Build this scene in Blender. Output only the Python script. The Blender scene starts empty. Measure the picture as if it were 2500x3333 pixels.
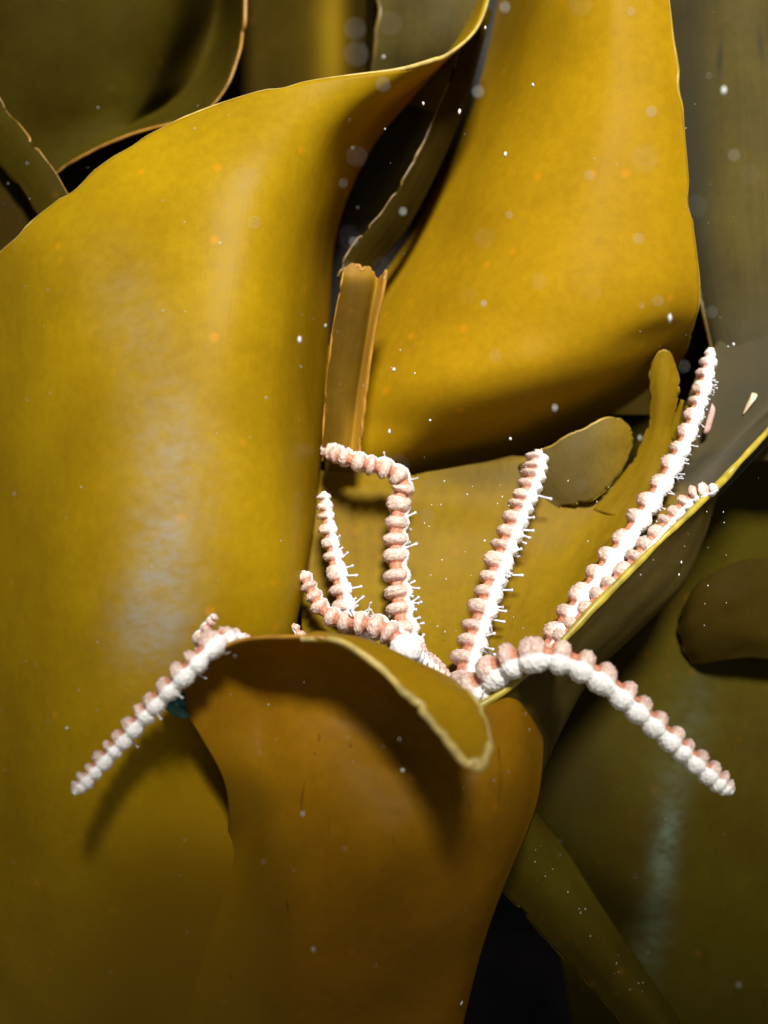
import bpy, math, random
import numpy as np
from mathutils import Vector, noise as mnoise

random.seed(7)
rng = np.random.default_rng(7)
scene = bpy.context.scene
col = scene.collection

# ------------------------------------------------------------------ camera
CAM_H = 0.9                       # metres above the seabed
cam_d = bpy.data.cameras.new('camera')
cam = bpy.data.objects.new('camera', cam_d)
col.objects.link(cam)
cam.location = (0, 0, CAM_H)
cam.rotation_euler = (math.radians(90), 0, 0)
cam_d.sensor_fit = 'HORIZONTAL'
cam_d.sensor_width = 36
cam_d.lens = 60
cam_d.clip_start = 0.01
cam_d.clip_end = 400
cam_d.dof.use_dof = True
cam_d.dof.focus_distance = 0.498
cam_d.dof.aperture_fstop = 5.6
scene.camera = cam

# ------------------------------------------------------------------ sky and sun
SUN_EL, SUN_AZ = math.radians(37), math.radians(5)      # azimuth: to the right of straight behind the camera
world = bpy.data.worlds.new('World')
scene.world = world
world.use_nodes = True
wn, wl = world.node_tree.nodes, world.node_tree.links
bg = wn['Background']
sky = wn.new('ShaderNodeTexSky')
sky.sky_type = 'NISHITA'
sky.sun_disc = False
sky.sun_elevation = SUN_EL
sky.sun_rotation = math.pi - SUN_AZ
wl.new(sky.outputs[0], bg.inputs['Color'])
bg.inputs['Strength'].default_value = 0.024

sun_d = bpy.data.lights.new('sun', 'SUN')
sun_d.energy = 5.0
sun_d.angle = math.radians(12)
sun_d.color = (1.0, 0.95, 0.86)
sun = bpy.data.objects.new('sun', sun_d)
col.objects.link(sun)
to_sun = Vector((math.sin(SUN_AZ) * math.cos(SUN_EL), -math.cos(SUN_AZ) * math.cos(SUN_EL), math.sin(SUN_EL)))
sun.rotation_euler = to_sun.to_track_quat('Z', 'Y').to_euler()
sun.location = to_sun * 3 + Vector((0, 0, CAM_H))

vs = scene.view_settings
vs.view_transform = 'Standard'
vs.look = 'None'
vs.gamma = 1.0
vs.use_curve_mapping = False
vs.exposure = 0.62
scene.render.engine = 'CYCLES'
scene.cycles.max_bounces = 5
scene.cycles.diffuse_bounces = 3
scene.cycles.glossy_bounces = 2
scene.cycles.transmission_bounces = 3

# ------------------------------------------------------------------ helpers
F0 = 0.50                          # distance of the subject plane (m)
PX = 0.30 / 2500                   # size of a photo pixel on that plane (m)


def P(px, py, dz=0.0):
    """photo position + distance (cm behind the subject plane) -> place in the world"""
    d = F0 + dz * 0.01
    s = PX * d / F0
    return ((px - 1250) * s, d, CAM_H - (py - 1666.5) * s)


def crom(pts, n):
    """centripetal Catmull-Rom through pts (k, ...) -> (n, ...)"""
    pts = np.asarray(pts, float)
    k = len(pts)
    d = np.diff(pts, axis=0)
    ch = np.sqrt((d ** 2).sum(-1))
    ch = np.sqrt(ch.reshape(k - 1, -1).mean(1) + 1e-9)
    kn = np.concatenate([[0], np.cumsum(ch)])
    sh = (-1,) + (1,) * (pts.ndim - 1)
    sl = d / ch.reshape(sh)
    m = np.empty_like(pts)
    m[0], m[-1] = sl[0], sl[-1]
    if k > 2:
        w0, w1 = ch[1:].reshape(sh), ch[:-1].reshape(sh)
        m[1:-1] = (sl[:-1] * w0 + sl[1:] * w1) / (w0 + w1)
    t = np.linspace(0, kn[-1], n)
    i = np.clip(np.searchsorted(kn, t, side='right') - 1, 0, k - 2)
    h = ch[i].reshape(sh)
    f = ((t - kn[i]) / ch[i]).reshape(sh)
    return ((2 * f ** 3 - 3 * f ** 2 + 1) * pts[i] + (f ** 3 - 2 * f ** 2 + f) * h * m[i]
            + (-2 * f ** 3 + 3 * f ** 2) * pts[i + 1] + (f ** 3 - f ** 2) * h * m[i + 1])


def link_mesh(name, verts, faces, mat, parent=None, uv=None, colors=None, smooth=True, mats=None, midx=None):
    verts = np.asarray(verts, float)
    if parent is None:
        o_loc = verts.mean(0)
    else:
        o_loc = np.array(parent['origin'])
    me = bpy.data.meshes.new(name)
    me.from_pydata((verts - o_loc).tolist(), [], [list(map(int, f)) for f in faces])
    for m in (mats or [mat]):
        me.materials.append(m)
    if midx is not None:
        me.polygons.foreach_set('material_index', np.asarray(midx, np.int32))
    if smooth:
        me.polygons.foreach_set('use_smooth', np.ones(len(me.polygons), bool))
    if uv is not None:
        lay = me.uv_layers.new(name='UVMap')
        li = np.empty(len(me.loops), np.int32)
        me.loops.foreach_get('vertex_index', li)
        lay.data.foreach_set('uv', np.asarray(uv, float)[li].ravel())
    if colors is not None:
        a = me.color_attributes.new('PigmentSheen', 'FLOAT_COLOR', 'POINT')
        c4 = np.ones((len(verts), 4))
        c4[:, :3] = colors
        a.data.foreach_set('color', c4.ravel())
    me.update()
    o = bpy.data.objects.new(name, me)
    col.objects.link(o)
    if parent is None:
        o.location = o_loc
        o['origin'] = [float(v) for v in o_loc]
    else:
        o.parent = parent
    return o


def tag(o, label=None, category=None, group=None, kind=None):
    for k, v in (('label', label), ('category', category), ('group', group), ('kind', kind)):
        if v:
            o[k] = v
    return o


def sines(u, v, seed, n=7, f0=1.0, f1=4.0):
    r = np.random.default_rng(seed)
    out = np.zeros_like(u)
    for _ in range(n):
        f = f0 + (f1 - f0) * r.random()
        a = r.random() * 2 * math.pi
        out += np.sin(2 * math.pi * f * (u * math.cos(a) + v * math.sin(a)) + r.random() * 6.28) / f
    return out / n


# ------------------------------------------------------------------ materials
def ramp(nt, stops):
    r = nt.nodes.new('ShaderNodeValToRGB')
    e = r.color_ramp.elements
    e[0].position, e[0].color = stops[0][0], (*stops[0][1], 1)
    e[1].position, e[1].color = stops[-1][0], (*stops[-1][1], 1)
    for p, c in stops[1:-1]:
        q = e.new(p)
        q.color = (*c, 1)
    return r


def new_mat(name):
    m = bpy.data.materials.new(name)
    m.use_nodes = True
    nt = m.node_tree
    return m, nt, nt.nodes['Principled BSDF'], nt.nodes['Material Output']


def math_node(nt, op, a, b, clamp=False):
    n = nt.nodes.new('ShaderNodeMath')
    n.operation = op
    n.use_clamp = clamp
    for i, v in enumerate((a, b)):
        if isinstance(v, (int, float)):
            n.inputs[i].default_value = v
        else:
            nt.links.new(v, n.inputs[i])
    return n.outputs[0]


def noise_node(nt, vec, scale, detail=3, rough=0.5):
    n = nt.nodes.new('ShaderNodeTexNoise')
    n.inputs['Scale'].default_value = scale
    n.inputs['Detail'].default_value = detail
    n.inputs['Roughness'].default_value = rough
    nt.links.new(vec, n.inputs['Vector'])
    return n.outputs['Fac']


def mix_col(nt, fac, a, b, mode='MIX'):
    n = nt.nodes.new('ShaderNodeMix')
    n.data_type = 'RGBA'
    n.blend_type = mode
    for s, v in ((n.inputs[0], fac), (n.inputs[6], a), (n.inputs[7], b)):
        if isinstance(v, tuple):
            s.default_value = (*v, 1)
        elif isinstance(v, (int, float)):
            s.default_value = v
        else:
            nt.links.new(v, s)
    return n.outputs[2]


def kelp_mat(name, base, dark, rough=0.36, trans=0.22, streak=0.0, sheen=0.0, sheen_col=(0.36, 0.37, 0.36), second=None, spec=0.07, spots=0.5, scratch=False, seed=0.0):
    m, nt, bs, out = new_mat(name)
    tc = nt.nodes.new('ShaderNodeTexCoord')
    mp = nt.nodes.new('ShaderNodeMapping')
    mp.inputs['Location'].default_value = (seed, seed * 1.7, seed * 0.6)
    nt.links.new(tc.outputs['Object'], mp.inputs['Vector'])
    vec = mp.outputs['Vector']
    # broad pigment clouds, then mottling
    n1 = noise_node(nt, vec, 22, 3, 0.55)
    r1 = ramp(nt, [(0.30, (0, 0, 0)), (0.72, (1, 1, 1))])
    nt.links.new(n1, r1.inputs[0])
    c = mix_col(nt, r1.outputs[0], dark, base)
    n2 = noise_node(nt, vec, 260, 4, 0.6)
    r2 = ramp(nt, [(0.30, (0.92, 0.91, 0.90)), (0.70, (1.06, 1.06, 1.06))])
    nt.links.new(n2, r2.inputs[0])
    c = mix_col(nt, 1.0, c, r2.outputs[0], 'MULTIPLY')
    n3 = noise_node(nt, vec, 2600, 2, 0.6)
    r3 = ramp(nt, [(0.30, (0.88, 0.88, 0.88)), (0.70, (1.10, 1.10, 1.10))])
    nt.links.new(n3, r3.inputs[0])
    c = mix_col(nt, 0.5, c, r3.outputs[0], 'MULTIPLY')
    # sparse orange cells
    if spots:
        vo = nt.nodes.new('ShaderNodeTexVoronoi')
        vo.inputs['Scale'].default_value = 95
        nt.links.new(vec, vo.inputs['Vector'])
        near = nt.nodes.new('ShaderNodeMapRange')
        near.inputs[1].default_value, near.inputs[2].default_value = 0.24, 0.10
        nt.links.new(vo.outputs['Distance'], near.inputs[0])
        sep = nt.nodes.new('ShaderNodeSeparateColor')
        nt.links.new(vo.outputs['Color'], sep.inputs[0])
        some = math_node(nt, 'GREATER_THAN', sep.outputs[0], 0.80)
        f = math_node(nt, 'MULTIPLY', near.outputs[0], some)
        f = math_node(nt, 'MULTIPLY', f, spots)
        c = mix_col(nt, f, c, (min(1, base[0] * 1.7), base[1] * 1.05, base[2]))
    uvm = nt.nodes.new('ShaderNodeMapping')
    nt.links.new(tc.outputs['UV'], uvm.inputs['Vector'])
    uvm.inputs['Scale'].default_value = (30, 3.0, 1)
    st = noise_node(nt, uvm.outputs['Vector'], 1.0, 3, 0.6)
    st.node.inputs['Distortion'].default_value = 1.2
    if streak:
        rs = ramp(nt, [(0.34, (0.42, 0.40, 0.42)), (0.5, (1, 1, 1)), (0.68, (1.5, 1.45, 1.25))])
        nt.links.new(st, rs.inputs[0])
        c = mix_col(nt, streak, c, rs.outputs[0], 'MULTIPLY')
    if second or sheen:
        at = nt.nodes.new('ShaderNodeAttribute')
        at.attribute_name = 'PigmentSheen'  # on kelp, red holds the painted sheen, green the second colour
        sep2 = nt.nodes.new('ShaderNodeSeparateColor')
        nt.links.new(at.outputs['Color'], sep2.inputs[0])
    if second:
        c2 = mix_col(nt, 1.0, second, r3.outputs[0], 'MULTIPLY')
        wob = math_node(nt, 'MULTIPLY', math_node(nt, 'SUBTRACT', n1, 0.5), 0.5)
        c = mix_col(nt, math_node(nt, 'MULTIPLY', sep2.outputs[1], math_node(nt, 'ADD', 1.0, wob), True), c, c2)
    if sheen:
        # painted sheen: reflected light put into the colour, broken up by noise
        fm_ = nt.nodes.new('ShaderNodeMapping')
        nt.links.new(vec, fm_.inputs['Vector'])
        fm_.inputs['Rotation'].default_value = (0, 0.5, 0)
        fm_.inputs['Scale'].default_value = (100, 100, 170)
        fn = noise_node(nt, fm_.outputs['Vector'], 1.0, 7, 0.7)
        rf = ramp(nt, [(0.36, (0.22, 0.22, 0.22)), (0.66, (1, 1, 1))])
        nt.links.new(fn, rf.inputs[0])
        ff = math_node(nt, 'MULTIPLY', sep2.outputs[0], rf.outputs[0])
        ff = math_node(nt, 'MULTIPLY', ff, sheen)
        c = mix_col(nt, ff, c, sheen_col)
    if scratch:
        uv2 = nt.nodes.new('ShaderNodeMapping')
        nt.links.new(vec, uv2.inputs['Vector'])
        uv2.inputs['Rotation'].default_value = (0, 0.6, 0)
        uv2.inputs['Scale'].default_value = (420, 420, 34)
        sc = noise_node(nt, uv2.outputs['Vector'], 1.0, 1)
        rsx = ramp(nt, [(0.27, (1, 1, 1)), (0.31, (0, 0, 0))])
        nt.links.new(sc, rsx.inputs[0])
        patch = noise_node(nt, vec, 30, 2)
        rp = ramp(nt, [(0.5, (0, 0, 0)), (0.62, (1, 1, 1))])
        nt.links.new(patch, rp.inputs[0])
        f = math_node(nt, 'MULTIPLY', rsx.outputs[0], rp.outputs[0])
        c = mix_col(nt, math_node(nt, 'MULTIPLY', f, 0.4), c, (0.05, 0.014, 0.004))
    nt.links.new(c, bs.inputs['Base Color'])
    rr = nt.nodes.new('ShaderNodeMapRange')
    rr.inputs[3].default_value, rr.inputs[4].default_value = rough - 0.07, rough + 0.12
    nt.links.new(n2, rr.inputs[0])
    nt.links.new(rr.outputs[0], bs.inputs['Roughness'])
    bs.inputs['Specular IOR Level'].default_value = spec
    # relief: lengthwise pleats, fine skin
    b1 = nt.nodes.new('ShaderNodeBump')
    b1.inputs['Strength'].default_value = 0.10 + 0.3 * streak
    b1.inputs['Distance'].default_value = 0.0012
    nt.links.new(st, b1.inputs['Height'])
    b2 = nt.nodes.new('ShaderNodeBump')
    b2.inputs['Strength'].default_value = 0.025
    b2.inputs['Distance'].default_value = 0.0006
    nt.links.new(n2, b2.inputs['Height'])
    nt.links.new(b1.outputs[0], b2.inputs['Normal'])
    nt.links.new(b2.outputs[0], bs.inputs['Normal'])
    tr = nt.nodes.new('ShaderNodeBsdfTranslucent')
    tcol = mix_col(nt, 1.0, c, (1.5, 0.95, 0.35), 'MULTIPLY')
    nt.links.new(tcol, tr.inputs['Color'])
    mx = nt.nodes.new('ShaderNodeMixShader')
    mx.inputs[0].default_value = trans
    nt.links.new(bs.outputs[0], mx.inputs[1])
    nt.links.new(tr.outputs[0], mx.inputs[2])
    nt.links.new(mx.outputs[0], out.inputs['Surface'])
    return m


def margin_mat(name, colr, seed=0):
    m, nt, bs, out = new_mat(name)
    tc = nt.nodes.new('ShaderNodeTexCoord')
    n = noise_node(nt, tc.outputs['Object'], 120 + seed, 4)
    r = ramp(nt, [(0.3, tuple(0.55 * x for x in colr)), (0.65, colr)])
    nt.links.new(n, r.inputs[0])
    nt.links.new(r.outputs[0], bs.inputs['Base Color'])
    bs.inputs['Roughness'].default_value = 0.35
    tr = nt.nodes.new('ShaderNodeBsdfTranslucent')
    nt.links.new(r.outputs[0], tr.inputs['Color'])
    mx = nt.nodes.new('ShaderNodeMixShader')
    mx.inputs[0].default_value = 0.3
    nt.links.new(bs.outputs[0], mx.inputs[1])
    nt.links.new(tr.outputs[0], mx.inputs[2])
    nt.links.new(mx.outputs[0], out.inputs['Surface'])
    return m


M = {}
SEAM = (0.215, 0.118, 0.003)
M['A'] = kelp_mat('kelp_golden_olive', (0.395, 0.250, 0.003), (0.29, 0.175, 0.003), rough=0.40, spec=0.07, sheen=0.62, sheen_col=(0.33, 0.37, 0.40), second=SEAM, spots=0.4)
M['B'] = kelp_mat('kelp_amber_brown', (0.28, 0.130, 0.003), (0.185, 0.088, 0.003), rough=0.45, spec=0.05, spots=0.25, scratch=True, seed=3, second=SEAM)
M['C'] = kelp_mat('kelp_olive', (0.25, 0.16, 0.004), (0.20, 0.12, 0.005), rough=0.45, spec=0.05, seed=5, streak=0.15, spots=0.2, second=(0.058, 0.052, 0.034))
M['D'] = kelp_mat('kelp_golden', (0.42, 0.248, 0.004), (0.325, 0.185, 0.004), rough=0.45, spec=0.05, seed=9, spots=0.3)
M['E'] = kelp_mat('kelp_weathered', (0.120, 0.092, 0.022), (0.062, 0.048, 0.016), rough=0.5, spec=0.03, seed=11, streak=0.12, spots=0, second=(0.045, 0.042, 0.028))
M['T'] = kelp_mat('kelp_tongue_amber', (0.42, 0.25, 0.005), (0.30, 0.17, 0.005), rough=0.42, spec=0.06, seed=6, trans=0.3, spots=0.2)
M['W'] = kelp_mat('kelp_greyed', (0.110, 0.078, 0.018), (0.06, 0.043, 0.014), rough=0.42, spec=0.04, seed=12, spots=0)
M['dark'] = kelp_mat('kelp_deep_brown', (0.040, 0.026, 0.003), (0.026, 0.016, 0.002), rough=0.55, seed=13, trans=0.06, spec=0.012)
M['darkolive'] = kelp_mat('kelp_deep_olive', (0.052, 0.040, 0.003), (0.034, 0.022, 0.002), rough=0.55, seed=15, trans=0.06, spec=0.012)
M['H'] = kelp_mat('kelp_shaded_olive', (0.048, 0.039, 0.003), (0.034, 0.022, 0.002), rough=0.5, spec=0.012, seed=17, trans=0.05, sheen=0.55, sheen_col=(0.11, 0.165, 0.125), second=(0.03, 0.022, 0.006))
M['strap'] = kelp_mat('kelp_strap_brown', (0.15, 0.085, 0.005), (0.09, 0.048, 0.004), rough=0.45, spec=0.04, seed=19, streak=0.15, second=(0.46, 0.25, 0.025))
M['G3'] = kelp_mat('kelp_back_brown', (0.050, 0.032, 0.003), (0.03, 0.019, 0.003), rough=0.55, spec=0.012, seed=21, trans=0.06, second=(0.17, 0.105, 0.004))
M['slate'] = kelp_mat('kelp_slate_shade', (0.030, 0.031, 0.030), (0.018, 0.019, 0.021), rough=0.4, spec=0.15, seed=23, trans=0.03, spots=0)  # bluish shade of the slot put into the base colour
M['mg'] = margin_mat('kelp_margin_yellow', (0.62, 0.42, 0.05))
M['mo'] = margin_mat('kelp_margin_orange', (0.58, 0.28, 0.035), 20)
M['md'] = margin_mat('kelp_margin_dull', (0.24, 0.15, 0.035), 40)
M['ml'] = margin_mat('kelp_margin_lime', (0.60, 0.47, 0.05), 80)
M['mp'] = margin_mat('kelp_margin_pale', (0.78, 0.60, 0.18), 60)


# ------------------------------------------------------------------ kelp sheets
def sheet(name, rows, mat, nu=90, nv=110, thick=0.0016, seed=1, bumpy=0.0006, edges='', mmat=None, parent=None,
          ragged=0.0, mrad=None, mask=None, nibble=1.0):
    """rows of (px, py, dz): columns run across the blade (u), rows along it (v). edges: which sides are real margins (t b l r)"""
    ctl = np.array(rows, float)
    g = crom(ctl, nv)                                     # along v
    g = np.swapaxes(crom(np.swapaxes(g, 0, 1), nu), 0, 1)  # along u
    uu, vv = np.meshgrid(np.linspace(0, 1, nu), np.linspace(0, 1, nv))
    d = F0 + g[..., 2] * 0.01
    s = PX * d / F0
    W = np.stack([(g[..., 0] - 1250) * s, d, CAM_H - (g[..., 1] - 1666.5) * s], -1)
    du = np.gradient(W, axis=1)
    dv = np.gradient(W, axis=0)
    N = np.cross(du, dv)
    N /= np.linalg.norm(N, axis=-1, keepdims=True) + 1e-12
    W = W + N * (sines(uu, vv, seed, 9, 1.0, 6.0) * bumpy * 3)[..., None]
    # ruffled, nibbled margins
    def nib(arr, tangent_in, k):
        n = arr.shape[0]
        x = np.linspace(0, 1, n)
        j = sines(x * 6, x * 0, seed * 7 + k, 10, 0.5, 3.0) * 0.0011
        j += np.maximum(0, sines(x * 9, x * 0, seed * 11 + k, 6, 0.6, 2.0) - 0.16) * 0.005
        j *= nibble
        if ragged and k == 1:
            j += np.abs(sines(x * 14, x * 0, seed * 3 + k, 5, 0.3, 1.5)) * ragged
        return arr + tangent_in * j[:, None]
    def unit(a):
        return a / (np.linalg.norm(a, axis=-1, keepdims=True) + 1e-12)
    if 't' in edges: W[0] = nib(W[0], unit(-dv[0]) * -1, 1)
    if 'b' in edges: W[-1] = nib(W[-1], unit(dv[-1]) * -1, 2)
    if 'l' in edges: W[:, 0] = nib(W[:, 0], unit(-du[:, 0]) * -1, 3)
    if 'r' in edges: W[:, -1] = nib(W[:, -1], unit(du[:, -1]) * -1, 4)
    du = np.gradient(W, axis=1)
    dv = np.gradient(W, axis=0)
    N = np.cross(du, dv)
    N /= np.linalg.norm(N, axis=-1, keepdims=True) + 1e-12
    h = thick / 2
    V = np.concatenate([(W + N * h).reshape(-1, 3), (W - N * h).reshape(-1, 3)])
    K = nu * nv
    idx = np.arange(K).reshape(nv, nu)
    a, b, c, e = idx[:-1, :-1].ravel(), idx[:-1, 1:].ravel(), idx[1:, 1:].ravel(), idx[1:, :-1].ravel()
    f1 = np.stack([a, b, c, e], 1)
    f2 = np.stack([a, e, c, b], 1) + K
    loop = np.concatenate([idx[0, :], idx[1:, -1], idx[-1, -2::-1], idx[-2:0:-1, 0]])
    nx = np.roll(loop, -1)
    f3 = np.stack([loop, loop + K, nx + K, nx], 1)
    uv = np.stack([uu.ravel(), vv.ravel()], 1)
    colors = None
    if mask:
        fm, bm = mask(g[..., 0], g[..., 1])
        cc = np.stack([np.clip(fm, 0, 1), np.clip(bm, 0, 1), np.zeros_like(uu)], -1).reshape(-1, 3)
        colors = np.concatenate([cc, cc])
    o = link_mesh(name, V, np.concatenate([f1, f2, f3]), mat, parent, uv=np.concatenate([uv, uv]), colors=colors)
    if parent is not None:
        o['origin'] = parent['origin']
    if edges and mmat:
        # one rounded margin strand round the free edge
        lines = {'t': W[0], 'r': W[:, -1], 'b': W[-1][::-1], 'l': W[::-1, 0]}
        order = [k for k in 'trbl' if k in edges]
        chains = []
        for k in order:
            if chains and chains[-1][0] == {'r': 't', 'b': 'r', 'l': 'b'}.get(k):
                chains[-1] = (k, np.concatenate([chains[-1][1], lines[k][1:]]))
            else:
                chains.append((k, lines[k]))
        mv, mf, base = [], [], 0
        R = mrad or thick * 0.62
        for _, L in chains:
            T = unit(np.gradient(L, axis=0))
            ref = np.array([0.31, 0.9, 0.3])
            S = unit(np.cross(T, ref))
            Q = np.cross(T, S)
            nL = len(L)
            x = np.linspace(0, 1, nL)
            rad = R * np.clip(1 + .7 * sines(x * 6, x * 0, seed * 5, 8, 0.4, 3), .35, 1.6)
            ns = 8
            for q in range(ns):
                th = 2 * math.pi * q / ns
                mv.append(L + (S * math.cos(th) + Q * math.sin(th)) * rad[:, None])
            blk = np.arange(ns * nL).reshape(ns, nL) + base
            n2 = np.roll(blk, -1, 0)
            mf.append(np.stack([blk[:, :-1].ravel(), blk[:, 1:].ravel(), n2[:, 1:].ravel(), n2[:, :-1].ravel()], 1))
            base += ns * nL
        link_mesh('margin', np.concatenate(mv), np.concatenate(mf), mmat, o if parent is None else parent)
    return o


# ------------------------------------------------------------------ setting: seabed and reef face
def build_setting():
    m, nt, bs, out = new_mat('reef_rock')
    tc = nt.nodes.new('ShaderNodeTexCoord')
    v = tc.outputs['Object']
    n1 = noise_node(nt, v, 9, 6, 0.6)
    r = ramp(nt, [(0.35, (0.008, 0.008, 0.009)), (0.58, (0.02, 0.016, 0.016)), (0.74, (0.08, 0.03, 0.038))])
    nt.links.new(n1, r.inputs[0])
    nt.links.new(r.outputs[0], bs.inputs['Base Color'])
    bs.inputs['Roughness'].default_value = 0.9
    bs.inputs['Specular IOR Level'].default_value = 0.03
    b = nt.nodes.new('ShaderNodeBump')
    b.inputs['Strength'].default_value = 0.6
    b.inputs['Distance'].default_value = 0.01
    nt.links.new(noise_node(nt, v, 60, 6, 0.65), b.inputs['Height'])
    nt.links.new(b.outputs[0], bs.inputs['Normal'])
    # reef face behind the kelp
    nx, nz = 120, 120
    X, Z = np.meshgrid(np.linspace(-1.6, 1.6, nx), np.linspace(-0.05, 2.3, nz))
    Y = np.zeros_like(X)
    for i in range(nz):
        for j in range(nx):
            p = Vector((X[i, j] * 2.2, Z[i, j] * 2.2, 0.3))
            Y[i, j] = 0.95 + 0.14 * mnoise.fractal(p, 1.0, 2.0, 6) + 0.03 * mnoise.noise(p * 9)
    V = np.stack([X, Y, Z], -1).reshape(-1, 3)
    idx = np.arange(nx * nz).reshape(nz, nx)
    f = np.stack([idx[:-1, :-1].ravel(), idx[:-1, 1:].ravel(), idx[1:, 1:].ravel(), idx[1:, :-1].ravel()], 1)
    tag(link_mesh('rock_face', V, f, m), kind='structure')
    # seabed
    m2, nt, bs, out = new_mat('seabed_sediment')
    tc = nt.nodes.new('ShaderNodeTexCoord')
    r = ramp(nt, [(0.3, (0.05, 0.045, 0.035)), (0.7, (0.14, 0.12, 0.09))])
    nt.links.new(noise_node(nt, tc.outputs['Object'], 3, 8, 0.6), r.inputs[0])
    nt.links.new(r.outputs[0], bs.inputs['Base Color'])
    bs.inputs['Roughness'].default_value = 0.9
    g = np.sign(np.linspace(-1, 1, 81)) * np.abs(np.linspace(-1, 1, 81)) ** 3 * 80
    X, Y = np.meshgrid(g, g)
    Z = 0.04 * np.sin(X * 3.1) * np.cos(Y * 2.3) + 0.02 * np.sin(X * 7 + Y * 5)
    V = np.stack([X, Y, Z], -1).reshape(-1, 3)
    idx = np.arange(81 * 81).reshape(81, 81)
    f = np.stack([idx[:-1, :-1].ravel(), idx[:-1, 1:].ravel(), idx[1:, 1:].ravel(), idx[1:, :-1].ravel()], 1)
    tag(link_mesh('seabed', V, f, m2), kind='structure')


build_setting()
GRP = 'kelp blades of the thicket'

def blob(x, y, cx, cy, rx, ry, rot=0.0):
    c_, s_ = math.cos(rot), math.sin(rot)
    dx, dy = x - cx, y - cy
    return np.exp(-(((dx * c_ + dy * s_) / rx) ** 2 + ((-dx * s_ + dy * c_) / ry) ** 2))


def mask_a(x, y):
    sheen = 0.22 * blob(x, y, 440, 1030, 110, 200, -.4) + 0.55 * blob(x, y, 560, 1480, 120, 230, -.15) + 0.85 * blob(x, y, 535, 1800, 95, 160, 0) + 1.1 * blob(x, y, 500, 2010, 100, 150, .2)  # bluish reflected daylight painted on as soft patches
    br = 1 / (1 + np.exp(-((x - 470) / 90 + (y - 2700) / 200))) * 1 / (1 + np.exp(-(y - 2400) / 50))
    return sheen, br


def mask_b(x, y):
    return 0 * x, 1 / (1 + np.exp((x - 900) / 45)) / (1 + np.exp(-(y - 2520) / 60))


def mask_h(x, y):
    sheen = 0.9 * blob(x, y, 2165, 2760, 42, 190, .13) + .45 * blob(x, y, 2120, 3050, 60, 170, .12) + .35 * blob(x, y, 2230, 2400, 70, 220, .25)  # teal reflected highlight painted down the blade
    return sheen, 0.8 * blob(x, y, 1850, 2500, 160, 260)


def mask_g3(x, y):
    return 0 * x, blob(x, y, 1080, 120, 55, 260)


# ------------------------------------------------------------------ A: big golden blade on the left
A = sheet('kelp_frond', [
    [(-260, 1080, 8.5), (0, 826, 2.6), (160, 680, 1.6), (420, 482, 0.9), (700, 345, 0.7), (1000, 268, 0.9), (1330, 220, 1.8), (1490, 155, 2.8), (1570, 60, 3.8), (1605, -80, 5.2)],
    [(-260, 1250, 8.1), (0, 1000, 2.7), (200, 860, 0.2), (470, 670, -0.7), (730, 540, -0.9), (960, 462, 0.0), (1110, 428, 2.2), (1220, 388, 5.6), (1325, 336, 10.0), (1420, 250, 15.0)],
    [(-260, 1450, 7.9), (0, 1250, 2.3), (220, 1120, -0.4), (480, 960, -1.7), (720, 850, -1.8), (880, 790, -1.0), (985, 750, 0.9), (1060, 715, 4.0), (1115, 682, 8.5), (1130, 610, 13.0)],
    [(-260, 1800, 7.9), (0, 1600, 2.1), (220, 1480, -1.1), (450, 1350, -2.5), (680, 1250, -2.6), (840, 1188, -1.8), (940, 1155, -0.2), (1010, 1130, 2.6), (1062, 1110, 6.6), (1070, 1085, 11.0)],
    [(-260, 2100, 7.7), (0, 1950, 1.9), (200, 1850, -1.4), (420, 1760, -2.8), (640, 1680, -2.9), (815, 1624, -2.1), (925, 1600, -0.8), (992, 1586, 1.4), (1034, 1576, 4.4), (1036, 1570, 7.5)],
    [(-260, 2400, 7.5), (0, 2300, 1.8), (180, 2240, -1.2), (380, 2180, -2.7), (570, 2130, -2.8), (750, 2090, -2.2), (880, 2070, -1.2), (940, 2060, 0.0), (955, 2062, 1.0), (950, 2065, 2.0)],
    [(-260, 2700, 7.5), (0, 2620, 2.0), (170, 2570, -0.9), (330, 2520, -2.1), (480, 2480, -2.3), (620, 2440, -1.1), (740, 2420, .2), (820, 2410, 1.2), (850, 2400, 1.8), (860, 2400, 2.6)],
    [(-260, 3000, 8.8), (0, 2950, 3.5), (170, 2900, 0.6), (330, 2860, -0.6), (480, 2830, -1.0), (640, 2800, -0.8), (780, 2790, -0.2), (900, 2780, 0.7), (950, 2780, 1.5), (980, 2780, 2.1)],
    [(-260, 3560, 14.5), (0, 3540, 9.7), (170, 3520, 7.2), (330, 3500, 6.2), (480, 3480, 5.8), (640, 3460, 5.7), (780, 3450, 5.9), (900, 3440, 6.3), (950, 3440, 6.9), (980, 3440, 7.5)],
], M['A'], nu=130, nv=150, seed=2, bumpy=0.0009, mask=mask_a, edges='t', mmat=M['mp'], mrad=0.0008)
tag(A, 'broad golden olive kelp blade filling the left half, rounded top edge', 'kelp blade', GRP)

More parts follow.
